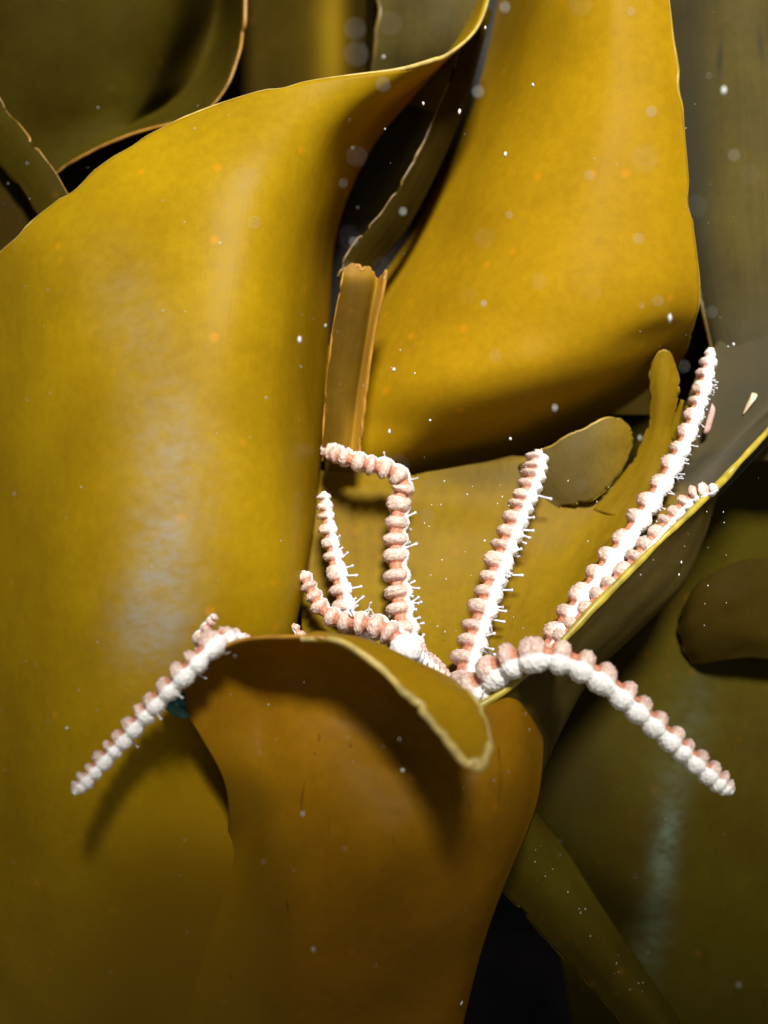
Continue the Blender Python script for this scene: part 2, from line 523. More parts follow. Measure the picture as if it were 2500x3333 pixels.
# ------------------------------------------------------------------ D: golden blade, centre right
D = sheet('kelp_frond', [
    [(1740, -700, 18), (1790, -700, 13), (1840, -700, 9), (1900, -700, 6.4), (1970, -700, 4.6), (2060, -700, 3.8), (2150, -700, 3.9), (2190, -700, 4.1)],
    [(1600, -80, 18), (1655, -80, 13), (1705, -80, 9), (1770, -80, 5.6), (1860, -80, 3.2), (1980, -80, 1.8), (2110, -80, 1.8), (2168, -80, 2.1)],
    [(1480, 300, 18), (1540, 300, 13), (1600, 300, 9), (1680, 300, 5.4), (1790, 300, 2.9), (1960, 300, 1.4), (2140, 300, 1.4), (2210, 300, 1.9)],
    [(1290, 700, 17), (1350, 700, 12.5), (1415, 700, 8.5), (1505, 700, 5.2), (1640, 700, 2.6), (1880, 700, 1.0), (2140, 700, 1.1), (2247, 700, 1.7)],
    [(1080, 1000, 14), (1180, 1000, 9.6), (1270, 1005, 6.6), (1390, 1015, 4.2), (1560, 1020, 2.2), (1850, 1015, .8), (2140, 990, 1.3), (2272, 950, 2.1)],
    [(1060, 1230, 8), (1150, 1240, 6.0), (1270, 1250, 4.0), (1440, 1240, 2.2), (1680, 1200, 1.1), (1900, 1160, 1.3), (2120, 1085, 2.2), (2256, 1050, 2.9)],
    [(1060, 1370, 6), (1150, 1380, 5.2), (1280, 1390, 4.2), (1440, 1370, 3.3), (1675, 1320, 2.5), (1895, 1260, 2.8), (2115, 1165, 3.6), (2243, 1100, 4.2)],
    [(1060, 1460, 5.6), (1150, 1470, 5.2), (1290, 1480, 4.9), (1450, 1450, 5.0), (1670, 1400, 4.9), (1890, 1325, 5.0), (2108, 1220, 5.6), (2230, 1145, 6.0)],
    [(1060, 1580, 6.2), (1150, 1590, 6.2), (1300, 1590, 7.0), (1450, 1545, 8.6), (1665, 1490, 9), (1885, 1405, 9), (2100, 1268, 9.2), (2212, 1180, 9.2)],
], M['D'], nu=120, nv=120, seed=4, bumpy=0.0008, edges='rb', mmat=M['mg'], mrad=0.0008)
tag(D, 'bright golden kelp blade hanging down right of centre, rounded lower corner', 'kelp blade', GRP)

# ------------------------------------------------------------------ the cupped blade: front wall, tongue, back wall, lobes, rim wall
cup = sheet('cupped_kelp_frond', [   # front wall (the root mesh)
    [(575, 2258, -3.5), (645, 2165, -4.0), (760, 2094, -4.8), (900, 2074, -5.6), (1060, 2080, -6.0), (1200, 2150, -5.6), (1380, 2290, -4.4), (1550, 2308, -3.6), (1670, 2243, -2.6), (1755, 2330, -.6)],
    [(602, 2312, -3.2), (700, 2222, -3.1), (800, 2165, -2.9), (930, 2150, -3.2), (1070, 2165, -3.4), (1210, 2230, -3.4), (1400, 2350, -3.4), (1570, 2370, -3.6), (1690, 2330, -2.7), (1766, 2400, -.6)],
    [(655, 2400, -3.0), (750, 2345, -2.7), (840, 2300, -2.3), (950, 2300, -2.6), (1080, 2310, -2.8), (1230, 2370, -3.0), (1410, 2440, -3.4), (1580, 2460, -3.7), (1700, 2450, -2.7), (1765, 2470, -.6)],
    [(728, 2530, -2.3), (805, 2505, -2.6), (880, 2490, -2.8), (1000, 2490, -3.5), (1130, 2500, -3.9), (1270, 2520, -4.0), (1430, 2550, -4.0), (1580, 2570, -4.0), (1690, 2580, -2.6), (1748, 2590, -.5)],
    [(748, 2640, -1.3), (832, 2630, -2.1), (920, 2625, -3.1), (1020, 2620, -3.9), (1140, 2630, -4.5), (1270, 2640, -4.7), (1420, 2660, -4.5), (1560, 2675, -4.0), (1665, 2685, -2.5), (1715, 2690, -.5)],
    [(735, 2750, .0), (815, 2750, -1.2), (890, 2750, -2.8), (1010, 2750, -3.9), (1130, 2760, -4.6), (1260, 2765, -4.9), (1400, 2770, -4.5), (1530, 2775, -3.6), (1630, 2785, -2.2), (1672, 2790, -.5)],
    [(600, 3050, 2.3), (720, 3050, 1.1), (850, 3050, -0.5), (970, 3050, -2.2), (1100, 3055, -2.8), (1220, 3060, -2.9), (1340, 3065, -2.5), (1450, 3070, -1.7), (1530, 3070, -0.5), (1566, 3075, 1.1)],
    [(500, 3600, 7.5), (650, 3600, 6.2), (800, 3600, 5.0), (930, 3600, 4.1), (1050, 3600, 3.6), (1160, 3600, 3.6), (1260, 3600, 4.1), (1350, 3600, 4.8), (1410, 3600, 6.0), (1440, 3600, 7.4)],
], M['B'], nu=130, nv=130, seed=6, mask=mask_b, edges='t', mmat=M['mo'], mrad=0.0008)
tag(cup, 'amber brown kelp blade cupped round the brittle stars, curled lip and finger lobes', 'kelp blade', GRP)

tongue = sheet('tongue_lobe', [
    [(980, 2078, -5.9), (1010, 2068, -5.6), (1040, 2064, -5.2), (1080, 2070, -4.6)],
    [(1120, 2092, -6.3), (1160, 2088, -5.8), (1200, 2094, -5.2), (1240, 2116, -4.4)],
    [(1250, 2190, -7.0), (1290, 2165, -6.3), (1330, 2155, -5.6), (1375, 2172, -4.9)],
    [(1370, 2312, -8.0), (1415, 2270, -7.3), (1455, 2235, -6.5), (1490, 2232, -5.8)],
    [(1465, 2425, -8.9), (1500, 2375, -8.3), (1535, 2325, -7.7), (1558, 2310, -7.1)],
    [(1515, 2480, -9.3), (1545, 2435, -8.9), (1570, 2390, -8.5), (1584, 2380, -8.1)],
    [(1550, 2502, -9.5), (1570, 2490, -9.3), (1584, 2460, -9.1), (1590, 2435, -8.9)],
], M['T'], nu=40, nv=90, seed=8, thick=0.0022, bumpy=0.0002, edges='lbr', mmat=M['mp'], mrad=0.0014, parent=cup)

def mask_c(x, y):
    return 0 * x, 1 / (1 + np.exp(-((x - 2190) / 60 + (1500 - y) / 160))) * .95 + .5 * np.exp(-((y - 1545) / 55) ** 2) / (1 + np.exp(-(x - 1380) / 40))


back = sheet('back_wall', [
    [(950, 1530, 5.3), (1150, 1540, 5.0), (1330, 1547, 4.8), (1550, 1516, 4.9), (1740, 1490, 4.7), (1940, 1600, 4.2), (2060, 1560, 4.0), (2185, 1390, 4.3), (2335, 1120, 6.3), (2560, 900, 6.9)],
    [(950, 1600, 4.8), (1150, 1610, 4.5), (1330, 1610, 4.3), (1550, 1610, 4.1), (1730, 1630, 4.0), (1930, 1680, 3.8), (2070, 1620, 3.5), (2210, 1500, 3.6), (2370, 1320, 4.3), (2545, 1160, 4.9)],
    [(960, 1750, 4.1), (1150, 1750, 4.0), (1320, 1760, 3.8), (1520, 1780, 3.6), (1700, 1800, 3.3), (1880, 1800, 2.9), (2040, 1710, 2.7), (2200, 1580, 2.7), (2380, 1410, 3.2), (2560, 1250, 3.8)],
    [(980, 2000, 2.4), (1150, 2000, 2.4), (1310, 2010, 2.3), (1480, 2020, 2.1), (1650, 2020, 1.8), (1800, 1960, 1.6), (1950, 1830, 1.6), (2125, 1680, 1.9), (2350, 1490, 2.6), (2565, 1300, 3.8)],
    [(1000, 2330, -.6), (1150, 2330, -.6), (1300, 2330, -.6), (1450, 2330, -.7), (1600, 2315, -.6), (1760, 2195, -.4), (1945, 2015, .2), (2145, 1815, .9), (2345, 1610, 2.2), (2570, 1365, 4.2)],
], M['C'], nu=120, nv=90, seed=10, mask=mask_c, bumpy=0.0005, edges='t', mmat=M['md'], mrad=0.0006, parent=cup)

lobe1 = sheet('finger_lobe', [
    [(1690, 1512, 4.4), (1765, 1465, 3.7), (1843, 1424, 3.4), (1925, 1386, 3.4), (2000, 1358, 3.6), (2042, 1384, 3.8)],
    [(1705, 1560, 4.3), (1790, 1520, 3.6), (1870, 1490, 3.3), (1950, 1450, 3.3), (2015, 1415, 3.5), (2052, 1405, 3.8)],
    [(1740, 1610, 4.2), (1830, 1590, 3.6), (1910, 1560, 3.4), (1975, 1510, 3.4), (2025, 1465, 3.6), (2055, 1430, 3.8)],
    [(1780, 1660, 4.1), (1880, 1640, 3.7), (1950, 1610, 3.5), (2000, 1555, 3.5), (2036, 1500, 3.7), (2055, 1450, 3.9)],
], M['C'], nu=60, nv=40, seed=12, mask=lambda x, y: (0 * x, .62 - .5 * np.clip((x - 1900) / 150, 0, 1)), bumpy=0.0003, edges='trb', mmat=M['mg'], mrad=0.0006, parent=cup)

lobe2 = sheet('finger_lobe', [
    [(2145, 1150, 3.1), (2158, 1143, 3.0), (2170, 1143, 3.0), (2182, 1152, 3.1)],
    [(2124, 1190, 3.2), (2150, 1180, 3.0), (2175, 1180, 3.0), (2197, 1195, 3.2)],
    [(2117, 1240, 3.3), (2148, 1235, 3.0), (2178, 1240, 3.0), (2208, 1255, 3.2)],
    [(2120, 1310, 3.4), (2148, 1310, 3.1), (2176, 1310, 3.1), (2200, 1310, 3.3)],
    [(2108, 1400, 3.6), (2138, 1400, 3.3), (2166, 1395, 3.3), (2192, 1390, 3.5)],
    [(2065, 1490, 3.8), (2110, 1500, 3.4), (2155, 1490, 3.3), (2200, 1470, 3.5)],
    [(2010, 1570, 3.9), (2070, 1590, 3.4), (2130, 1580, 3.2), (2195, 1555, 3.4)],
    [(1930, 1660, 3.9), (2010, 1680, 3.4), (2100, 1670, 3.2), (2190, 1630, 3.4)],
], M['C'], nu=36, nv=80, seed=14, bumpy=0.0003, edges='tlr', mmat=M['mg'], mrad=0.0006, parent=cup)

for pts in ([(2186, 1430, 3.4), (2204, 1360, 3.2), (2222, 1302, 3.0)], [(2196, 1440, 3.4), (2224, 1378, 3.3), (2238, 1322, 3.1)]):
    sheet('torn_shred', [[(x - w_, y - w_ * .5, z + .08), (x, y, z), (x + w_, y + w_ * .5, z + .05)] for (x, y, z), w_ in zip(pts, (12, 8, 2))],
          M['C'], nu=8, nv=16, seed=50, bumpy=0.0001, thick=0.0012, parent=cup)

rim = sheet('rim_wall', [
    [(1530, 2318, -3.5), (1680, 2218, -3.2), (1820, 2096, -2.8), (1960, 1950, -2.2), (2100, 1806, -1.4), (2230, 1684, -.6), (2330, 1584, .2), (2420, 1490, 1.1), (2560, 1340, 2.4)],
    [(1580, 2350, -2.8), (1720, 2250, -2.5), (1848, 2130, -2.1), (1990, 1985, -1.5), (2130, 1840, -.7), (2250, 1706, .2), (2335, 1594, 1.0), (2422, 1496, 2.0), (2562, 1344, 3.2)],
    [(1680, 2420, -1.5), (1780, 2310, -1.2), (1890, 2170, -.9), (2035, 2030, -.2), (2180, 1885, .6), (2278, 1728, 1.5), (2338, 1602, 2.2), (2424, 1502, 3.2), (2564, 1350, 4.4)],
    [(1760, 2500, .6), (1830, 2360, .8), (1925, 2200, 1.2), (2070, 2055, 1.8), (2218, 1905, 2.3), (2290, 1745, 3.0), (2336, 1608, 3.8), (2424, 1508, 4.8), (2564, 1356, 6)],
    [(1740, 2540, 4.0), (1800, 2380, 4.0), (1900, 2210, 4.4), (2040, 2065, 4.8), (2190, 1915, 5.0), (2270, 1755, 5.6), (2325, 1616, 6.2), (2420, 1514, 7), (2564, 1362, 8)],
], M['W'], nu=110, nv=50, seed=16, bumpy=0.0004, edges='t', mmat=M['ml'], mrad=0.0014, parent=cup)

# ------------------------------------------------------------------ E: weathered blade at the right edge
E = sheet('kelp_frond', [
    [(2080, -700, 9), (2250, -700, 8), (2420, -700, 7), (2600, -700, 7), (2800, -700, 8)],
    [(2100, -80, 8.5), (2240, -80, 7.2), (2380, -80, 6.4), (2520, -80, 6.4), (2700, -80, 7.2)],
    [(2140, 500, 8.2), (2270, 500, 7.2), (2400, 500, 6.4), (2530, 500, 6.2), (2700, 500, 7.0)],
    [(2260, 900, 7.6), (2330, 900, 6.8), (2430, 900, 6.2), (2540, 900, 6.0), (2700, 900, 6.6)],
    [(2318, 1120, 6.8), (2360, 1120, 6.2), (2440, 1120, 5.8), (2550, 1120, 5.6), (2700, 1120, 6.2)],
    [(2350, 1300, 6.2), (2390, 1300, 5.8), (2460, 1300, 5.4), (2560, 1300, 5.4), (2700, 1300, 6.0)],
    [(2360, 1500, 6.2), (2400, 1500, 5.8), (2470, 1500, 5.6), (2570, 1500, 5.6), (2700, 1500, 6.2)],
], M['E'], nu=80, nv=130, seed=18, mask=lambda x, y: (0 * x, .9 * blob(x, y, 2240, 700, 90, 900) + .9 * blob(x, y, 2430, 1230, 160, 200) + .7 * blob(x, y, 2345, 190, 10, 70, .1) + .7 * blob(x, y, 2475, 150, 9, 60, -.15)), edges='l', mmat=M['md'])
tag(E, 'weathered grey brown kelp blade with lengthwise streaks along the right edge', 'kelp blade', GRP)

# ------------------------------------------------------------------ unseen kelp sheets added behind the camera to dim the bottom and left
def hanging(name, x0, x1, z0, z1, y, bend, seed, label):
    nu, nv = 40, 60
    uu, vv = np.meshgrid(np.linspace(0, 1, nu), np.linspace(0, 1, nv))
    prof = 1 - 0.12 * np.sin(vv * 9 + seed) * np.abs(uu - .5) * 2
    X = x0 + (x1 - x0) * (0.5 + (uu - .5) * prof)
    Z = CAM_H + z1 + (z0 - z1) * vv
    Y = y + bend * np.sin(uu * 3.1) + 0.03 * np.sin(vv * 5 + seed) + 0.01 * np.sin(uu * 17 + vv * 9)
    V = np.concatenate([np.stack([X, Y, Z], -1).reshape(-1, 3), np.stack([X, Y + .002, Z], -1).reshape(-1, 3)])
    K = nu * nv
    idx = np.arange(K).reshape(nv, nu)
    f1 = np.stack([idx[:-1, :-1].ravel(), idx[:-1, 1:].ravel(), idx[1:, 1:].ravel(), idx[1:, :-1].ravel()], 1)
    loop = np.concatenate([idx[0, :], idx[1:, -1], idx[-1, -2::-1], idx[-2:0:-1, 0]])
    nx = np.roll(loop, -1)
    f3 = np.stack([loop, loop + K, nx + K, nx], 1)
    uv = np.stack([uu.ravel(), vv.ravel()], 1)
    tag(link_mesh(name, V, np.concatenate([f1, f1[:, ::-1] + K, f3]), M['dark'], uv=np.concatenate([uv, uv])), label, 'kelp blade', GRP)


hanging('kelp_frond', -.60, .90, .05, .478, -.27, -.05, 1, 'unseen kelp sheet added behind the camera to shade the lower scene')
hanging('kelp_frond', -.75, -.10, .30, 1.2, -.30, -.06, 4, 'unseen long kelp sheet added behind the camera to shade the left side')

# ------------------------------------------------------------------ straps between the two golden blades
F = sheet('kelp_strap', [
    [(1124, 872, 2.7), (1150, 858, 2.6), (1178, 866, 2.6), (1205, 872, 2.7), (1232, 905, 2.8), (1258, 876, 2.2)],
    [(1112, 930, 2.6), (1140, 930, 2.5), (1168, 930, 2.5), (1196, 935, 2.6), (1224, 950, 2.8), (1248, 940, 2.2)],
    [(1085, 1080, 2.6), (1115, 1080, 2.5), (1145, 1080, 2.5), (1172, 1085, 2.6), (1196, 1090, 2.8), (1218, 1090, 2.2)],
    [(1065, 1250, 2.7), (1092, 1250, 2.6), (1120, 1250, 2.6), (1146, 1255, 2.7), (1170, 1260, 2.9), (1194, 1255, 2.3)],
    [(1055, 1390, 2.8), (1080, 1390, 2.7), (1105, 1395, 2.7), (1130, 1400, 2.8), (1154, 1400, 3.0), (1180, 1395, 2.5)],
    [(1050, 1500, 3.2), (1075, 1500, 3.1), (1100, 1500, 3.1), (1122, 1500, 3.1), (1145, 1500, 3.2), (1168, 1500, 3.0)],
], M['strap'], mask=lambda x, y: (0 * x, 1 / (1 + np.exp(-(x - (1258 - (y - 880) * .147 - 30)) / 5)) + .7 / (1 + np.exp(-(y - 1370) / 35)) / (1 + np.exp(-(x - 1120) / 12)) + .6 / (1 + np.exp((y - 905) / 8))), nu=90, nv=90, seed=20, bumpy=0.0003, thick=0.0014, edges='tlr', mmat=M['mo'], mrad=0.0007, ragged=0.004, nibble=.35)
tag(F, 'narrow brown kelp strap with torn top and orange edge, between two golden blades', 'kelp blade', GRP)

S1 = sheet('kelp_strap', [
    [(1555, 0, 8.0), (1568, 10, 8.0), (1585, 25, 8.1), (1600, 40, 8.2)],
    [(1432, 340, 5.6), (1452, 348, 5.9), (1475, 358, 6.3), (1500, 372, 6.9)],
    [(1345, 530, 5.0), (1365, 542, 5.3), (1388, 556, 5.7), (1412, 575, 6.3)],
    [(1240, 690, 4.7), (1265, 708, 4.9), (1290, 728, 5.3), (1318, 748, 5.9)],
    [(1140, 810, 4.5), (1165, 830, 4.7), (1190, 850, 5.0), (1220, 872, 5.5)],
    [(1100, 900, 4.4), (1120, 930, 4.5), (1150, 940, 4.8), (1185, 955, 5.2)],
], M['dark'], nu=30, nv=90, seed=22, bumpy=0.0002, edges='l', mmat=M['md'], mrad=0.0006)
tag(S1, 'dark olive kelp strap slanting through the gap above the torn strap', 'kelp blade', GRP)

G6 = sheet('kelp_frond', [
    [(1330, -300, 15), (1420, -300, 15), (1540, -300, 15), (1680, -300, 16)],
    [(1290, 100, 12.6), (1380, 100, 12.4), (1500, 100, 12.6), (1640, 100, 13.6)],
    [(1120, 480, 9.2), (1220, 480, 8.6), (1330, 480, 8.8), (1470, 480, 10.4)],
    [(1000, 800, 9.2), (1100, 800, 8.4), (1200, 800, 8.6), (1330, 800, 10.2)],
    [(980, 1200, 11), (1080, 1200, 10.4), (1180, 1200, 10.6), (1280, 1200, 12)],
], M['slate'], nu=40, nv=70, seed=24)
tag(G6, 'kelp blade in shade-painted slate deep in the slot between the golden blades', 'kelp blade', GRP)

# ------------------------------------------------------------------ dark blades, top left
G1 = sheet('kelp_frond', [
    [(-400, -700, 7), (-150, -700, 6.4), (100, -700, 6.2), (330, -700, 6.6), (560, -700, 7.4), (720, -700, 8), (780, -700, 8)],
    [(-400, -150, 6.6), (-150, -120, 6.2), (100, -80, 6.2), (330, -60, 6.8), (560, -60, 8.0), (720, -60, 11.5), (800, -60, 8.0)],
    [(-400, 100, 6.6), (-150, 110, 6.2), (90, 120, 6.2), (320, 120, 6.9), (540, 115, 8.2), (700, 105, 12), (792, 110, 7.8)],
    [(-400, 330, 6.6), (-150, 320, 6.4), (70, 310, 6.4), (280, 300, 7.1), (480, 280, 8.2), (650, 255, 11), (752, 250, 7.4)],
    [(-400, 520, 6.8), (-150, 500, 6.6), (50, 470, 6.8), (240, 425, 7.4), (420, 385, 8.0), (570, 350, 9.8), (690, 345, 6.9)],
    [(-400, 700, 7.0), (-150, 680, 6.8), (30, 640, 7.0), (180, 563, 7.2), (330, 478, 7.2), (490, 420, 7.0), (615, 393, 6.6)],
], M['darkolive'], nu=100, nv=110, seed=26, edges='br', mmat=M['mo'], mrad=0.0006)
tag(G1, 'dark olive kelp blade in the top left corner with thin curling tan edge', 'kelp blade', GRP)

G2 = sheet('kelp_strap', [
    [(-330, 120, 5.6), (-300, 60, 5.4), (-270, 0, 5.3), (-240, -60, 5.4)],
    [(-30, 500, 5.2), (-18, 440, 5.0), (0, 390, 4.9), (18, 350, 5.0)],
    [(60, 600, 4.8), (80, 550, 4.6), (100, 510, 4.5), (122, 480, 4.6)],
    [(140, 720, 4.4), (165, 690, 4.2), (190, 655, 4.1), (216, 630, 4.2)],
    [(220, 860, 4.0), (250, 830, 3.8), (280, 800, 3.7), (310, 770, 3.8)],
], M['darkolive'], nu=24, nv=70, seed=28, bumpy=0.0002, edges='lr', mmat=M['mo'], mrad=0.0005)
tag(G2, 'olive kelp strap crossing the left edge above the golden blade', 'kelp blade', GRP)

G5 = sheet('kelp_frond', [
    [(-350, 450, 7.0), (-200, 430, 6.6), (-60, 430, 6.3), (60, 470, 6.4), (160, 520, 6.8)],
    [(-350, 700, 6.8), (-200, 690, 6.4), (-60, 680, 6.0), (80, 690, 6.0), (200, 700, 6.6)],
    [(-350, 1000, 6.6), (-200, 1000, 6.2), (-60, 1000, 5.8), (80, 1000, 5.8), (200, 1000, 6.4)],
], M['dark'], nu=40, nv=50, seed=30)
tag(G5, 'brown kelp blade at the left edge, below the olive strap', 'kelp blade', GRP)

G3 = sheet('kelp_frond', [
    [(560, -700, 14), (700, -700, 13), (850, -700, 12), (1000, -700, 11), (1120, -700, 11), (1190, -700, 13)],
    [(600, -80, 13), (720, -80, 12.4), (850, -80, 11.6), (980, -80, 10.6), (1110, -80, 10.2), (1195, -80, 12.4)],
    [(600, 200, 12.4), (720, 200, 12), (850, 200, 11.4), (980, 200, 10.4), (1110, 200, 10.0), (1195, 200, 12.2)],
    [(560, 600, 12), (700, 600, 11.6), (850, 600, 11.2), (980, 600, 10.4), (1110, 600, 10.2), (1195, 600, 12.2)],
    [(560, 1000, 12.4), (700, 1000, 12), (850, 1000, 11.6), (980, 1000, 11), (1110, 1000, 10.8), (1195, 1000, 12.6)],
], M['G3'], nu=60, nv=80, seed=32, mask=mask_g3)
tag(G3, 'brown kelp blade standing behind the top edge of the big golden blade', 'kelp blade', GRP)

G4 = sheet('kelp_frond', [
    [(1210, -700, 10), (1320, -700, 9), (1450, -700, 8.4), (1560, -700, 8.6)],
    [(1225, -80, 9.6), (1330, -80, 8.4), (1450, -80, 8.0), (1590, -80, 8.4)],
    [(1225, 150, 9.4), (1330, 150, 8.2), (1440, 150, 7.8), (1560, 150, 8.4)],
    [(1180, 400, 11), (1290, 400, 10.4), (1400, 400, 10.2), (1500, 400, 11)],
    [(1060, 800, 14), (1180, 800, 13.6), (1300, 800, 13.6), (1420, 800, 14.4)],
    [(1000, 1300, 15), (1120, 1300, 14.6), (1240, 1300, 14.6), (1360, 1300, 15)],
], M['E'], nu=50, nv=60, seed=34, edges='l', mmat=M['md'])
tag(G4, 'grey streaked kelp blade at the top, between dark gap and golden blade', 'kelp blade', GRP)

G0 = sheet('kelp_frond', [
    [(-500, -800, 17), (0, -800, 16), (600, -800, 16.5), (1200, -800, 16), (1700, -800, 17)],
    [(-500, 0, 16.6), (0, 0, 16), (600, 0, 16), (1200, 0, 15.4), (1700, 0, 16.6)],
    [(-500, 700, 16.6), (0, 700, 16), (600, 700, 16), (1200, 700, 15.4), (1700, 700, 16.6)],
    [(-500, 1500, 17), (0, 1500, 16.4), (600, 1500, 16.2), (1200, 1500, 16), (1700, 1500, 17)],
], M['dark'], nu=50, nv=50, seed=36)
tag(G0, 'shadowed kelp blade farthest back at the top of the thicket', 'kelp blade', GRP)

K0 = sheet('kelp_frond', [  # dark sheet added at the back so the gap reads as deep shade
    [(1850, 300, 15), (2100, 300, 14), (2350, 300, 13.6), (2600, 300, 14), (2900, 300, 15)],
    [(1850, 900, 14.6), (2100, 900, 13.6), (2350, 900, 13.2), (2600, 900, 13.6), (2900, 900, 14.6)],
    [(1850, 1400, 14), (2100, 1400, 13), (2350, 1400, 12.6), (2600, 1400, 13), (2900, 1400, 14)],
    [(1850, 1900, 14), (2100, 1900, 13), (2350, 1900, 12.6), (2600, 1900, 13), (2900, 1900, 14)],
], M['dark'], nu=40, nv=50, seed=44)
tag(K0, 'dark backing kelp sheet added to blacken the gap beside the finger lobes', 'kelp blade', GRP)

# ------------------------------------------------------------------ dark blades, lower right
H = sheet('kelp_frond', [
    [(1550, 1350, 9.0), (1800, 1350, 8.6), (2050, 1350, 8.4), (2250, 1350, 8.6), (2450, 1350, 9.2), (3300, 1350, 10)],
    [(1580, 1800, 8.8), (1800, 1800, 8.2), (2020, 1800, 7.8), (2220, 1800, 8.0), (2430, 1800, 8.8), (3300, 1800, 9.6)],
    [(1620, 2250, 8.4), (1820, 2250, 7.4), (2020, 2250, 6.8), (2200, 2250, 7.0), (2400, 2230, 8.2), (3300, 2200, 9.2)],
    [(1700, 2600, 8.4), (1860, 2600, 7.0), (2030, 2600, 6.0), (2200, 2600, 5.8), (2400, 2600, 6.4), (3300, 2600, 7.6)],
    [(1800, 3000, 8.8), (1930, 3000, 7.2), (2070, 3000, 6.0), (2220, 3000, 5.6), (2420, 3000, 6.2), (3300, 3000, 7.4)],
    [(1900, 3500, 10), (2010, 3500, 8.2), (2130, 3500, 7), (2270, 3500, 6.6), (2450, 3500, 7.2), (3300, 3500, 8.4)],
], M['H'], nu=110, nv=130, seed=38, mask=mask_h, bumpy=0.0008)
tag(H, 'large dark olive kelp blade in the lower right, pale sheen painted down it', 'kelp blade', GRP)

H2 = sheet('kelp_frond', [
    [(2225, 1990, 7.0), (2255, 1930, 6.6), (2310, 1875, 6.3), (2400, 1835, 6.2), (2520, 1815, 6.4), (2750, 1800, 7)],
    [(2215, 2050, 7.0), (2250, 2010, 6.4), (2320, 1970, 6.0), (2410, 1950, 5.9), (2530, 1940, 6.2), (2750, 1930, 6.8)],
    [(2225, 2110, 7.1), (2262, 2090, 6.6), (2330, 2070, 6.2), (2420, 2060, 6.1), (2540, 2060, 6.4), (2750, 2050, 7)],
    [(2250, 2160, 7.3), (2290, 2160, 7.0), (2350, 2150, 6.8), (2430, 2140, 6.8), (2550, 2150, 7), (2750, 2150, 7.6)],
], M['dark'], nu=60, nv=40, seed=40, edges='tl', mmat=M['dark'], mrad=0.0008)
tag(H2, 'rounded dark brown kelp tip poking in from the right edge', 'kelp blade', GRP)

I1 = sheet('kelp_strap', [
    [(1440, 2560, 3.6), (1500, 2540, 3.0), (1570, 2530, 2.9), (1630, 2520, 3.6)],
    [(1590, 2830, 3.4), (1660, 2780, 2.8), (1730, 2740, 2.8), (1800, 2710, 3.8)],
    [(1760, 3030, 3.2), (1820, 2990, 2.6), (1880, 2950, 2.6), (1935, 2920, 3.6)],
    [(1950, 3235, 3.2), (1990, 3190, 2.6), (2030, 3150, 2.6), (2075, 3130, 3.6)],
    [(2130, 3450, 3.4), (2160, 3400, 2.8), (2190, 3370, 2.8), (2225, 3350, 3.8)],
], M['darkolive'], nu=36, nv=90, seed=42, bumpy=0.0003, edges='l', mmat=M['mg'], mrad=0.0006)
tag(I1, 'olive kelp strap slanting down to the bottom edge, dotted with white specks', 'kelp blade', GRP)

# ------------------------------------------------------------------ brittle stars
def star_material():
    m, nt, bs, out = new_mat('brittle_star_skin')
    at = nt.nodes.new('ShaderNodeAttribute')
    at.attribute_name = 'PigmentSheen'
    tc = nt.nodes.new('ShaderNodeTexCoord')
    n = noise_node(nt, tc.outputs['Object'], 900, 3, 0.6)
    r = ramp(nt, [(0.32, (0.62, 0.56, 0.54)), (0.52, (1, 1, 1)), (0.75, (1.12, 1.10, 1.08))])
    nt.links.new(n, r.inputs[0])
    c = mix_col(nt, 0.35, at.outputs['Color'], r.outputs[0], 'MULTIPLY')
    nt.links.new(c, bs.inputs['Base Color'])
    bs.inputs['Roughness'].default_value = 0.5
    return m


M['star'] = star_material()
WHITE = np.array((0.91, 0.91, 0.91))
PINK = np.array((0.76, 0.56, 0.48))
NECK = np.array((0.50, 0.20, 0.12))
SPECK = np.array((0.20, 0.10, 0.08))


def sstep(a, b, x):
    t = np.clip((x - a) / (b - a), 0, 1)
    return t * t * (3 - 2 * t)


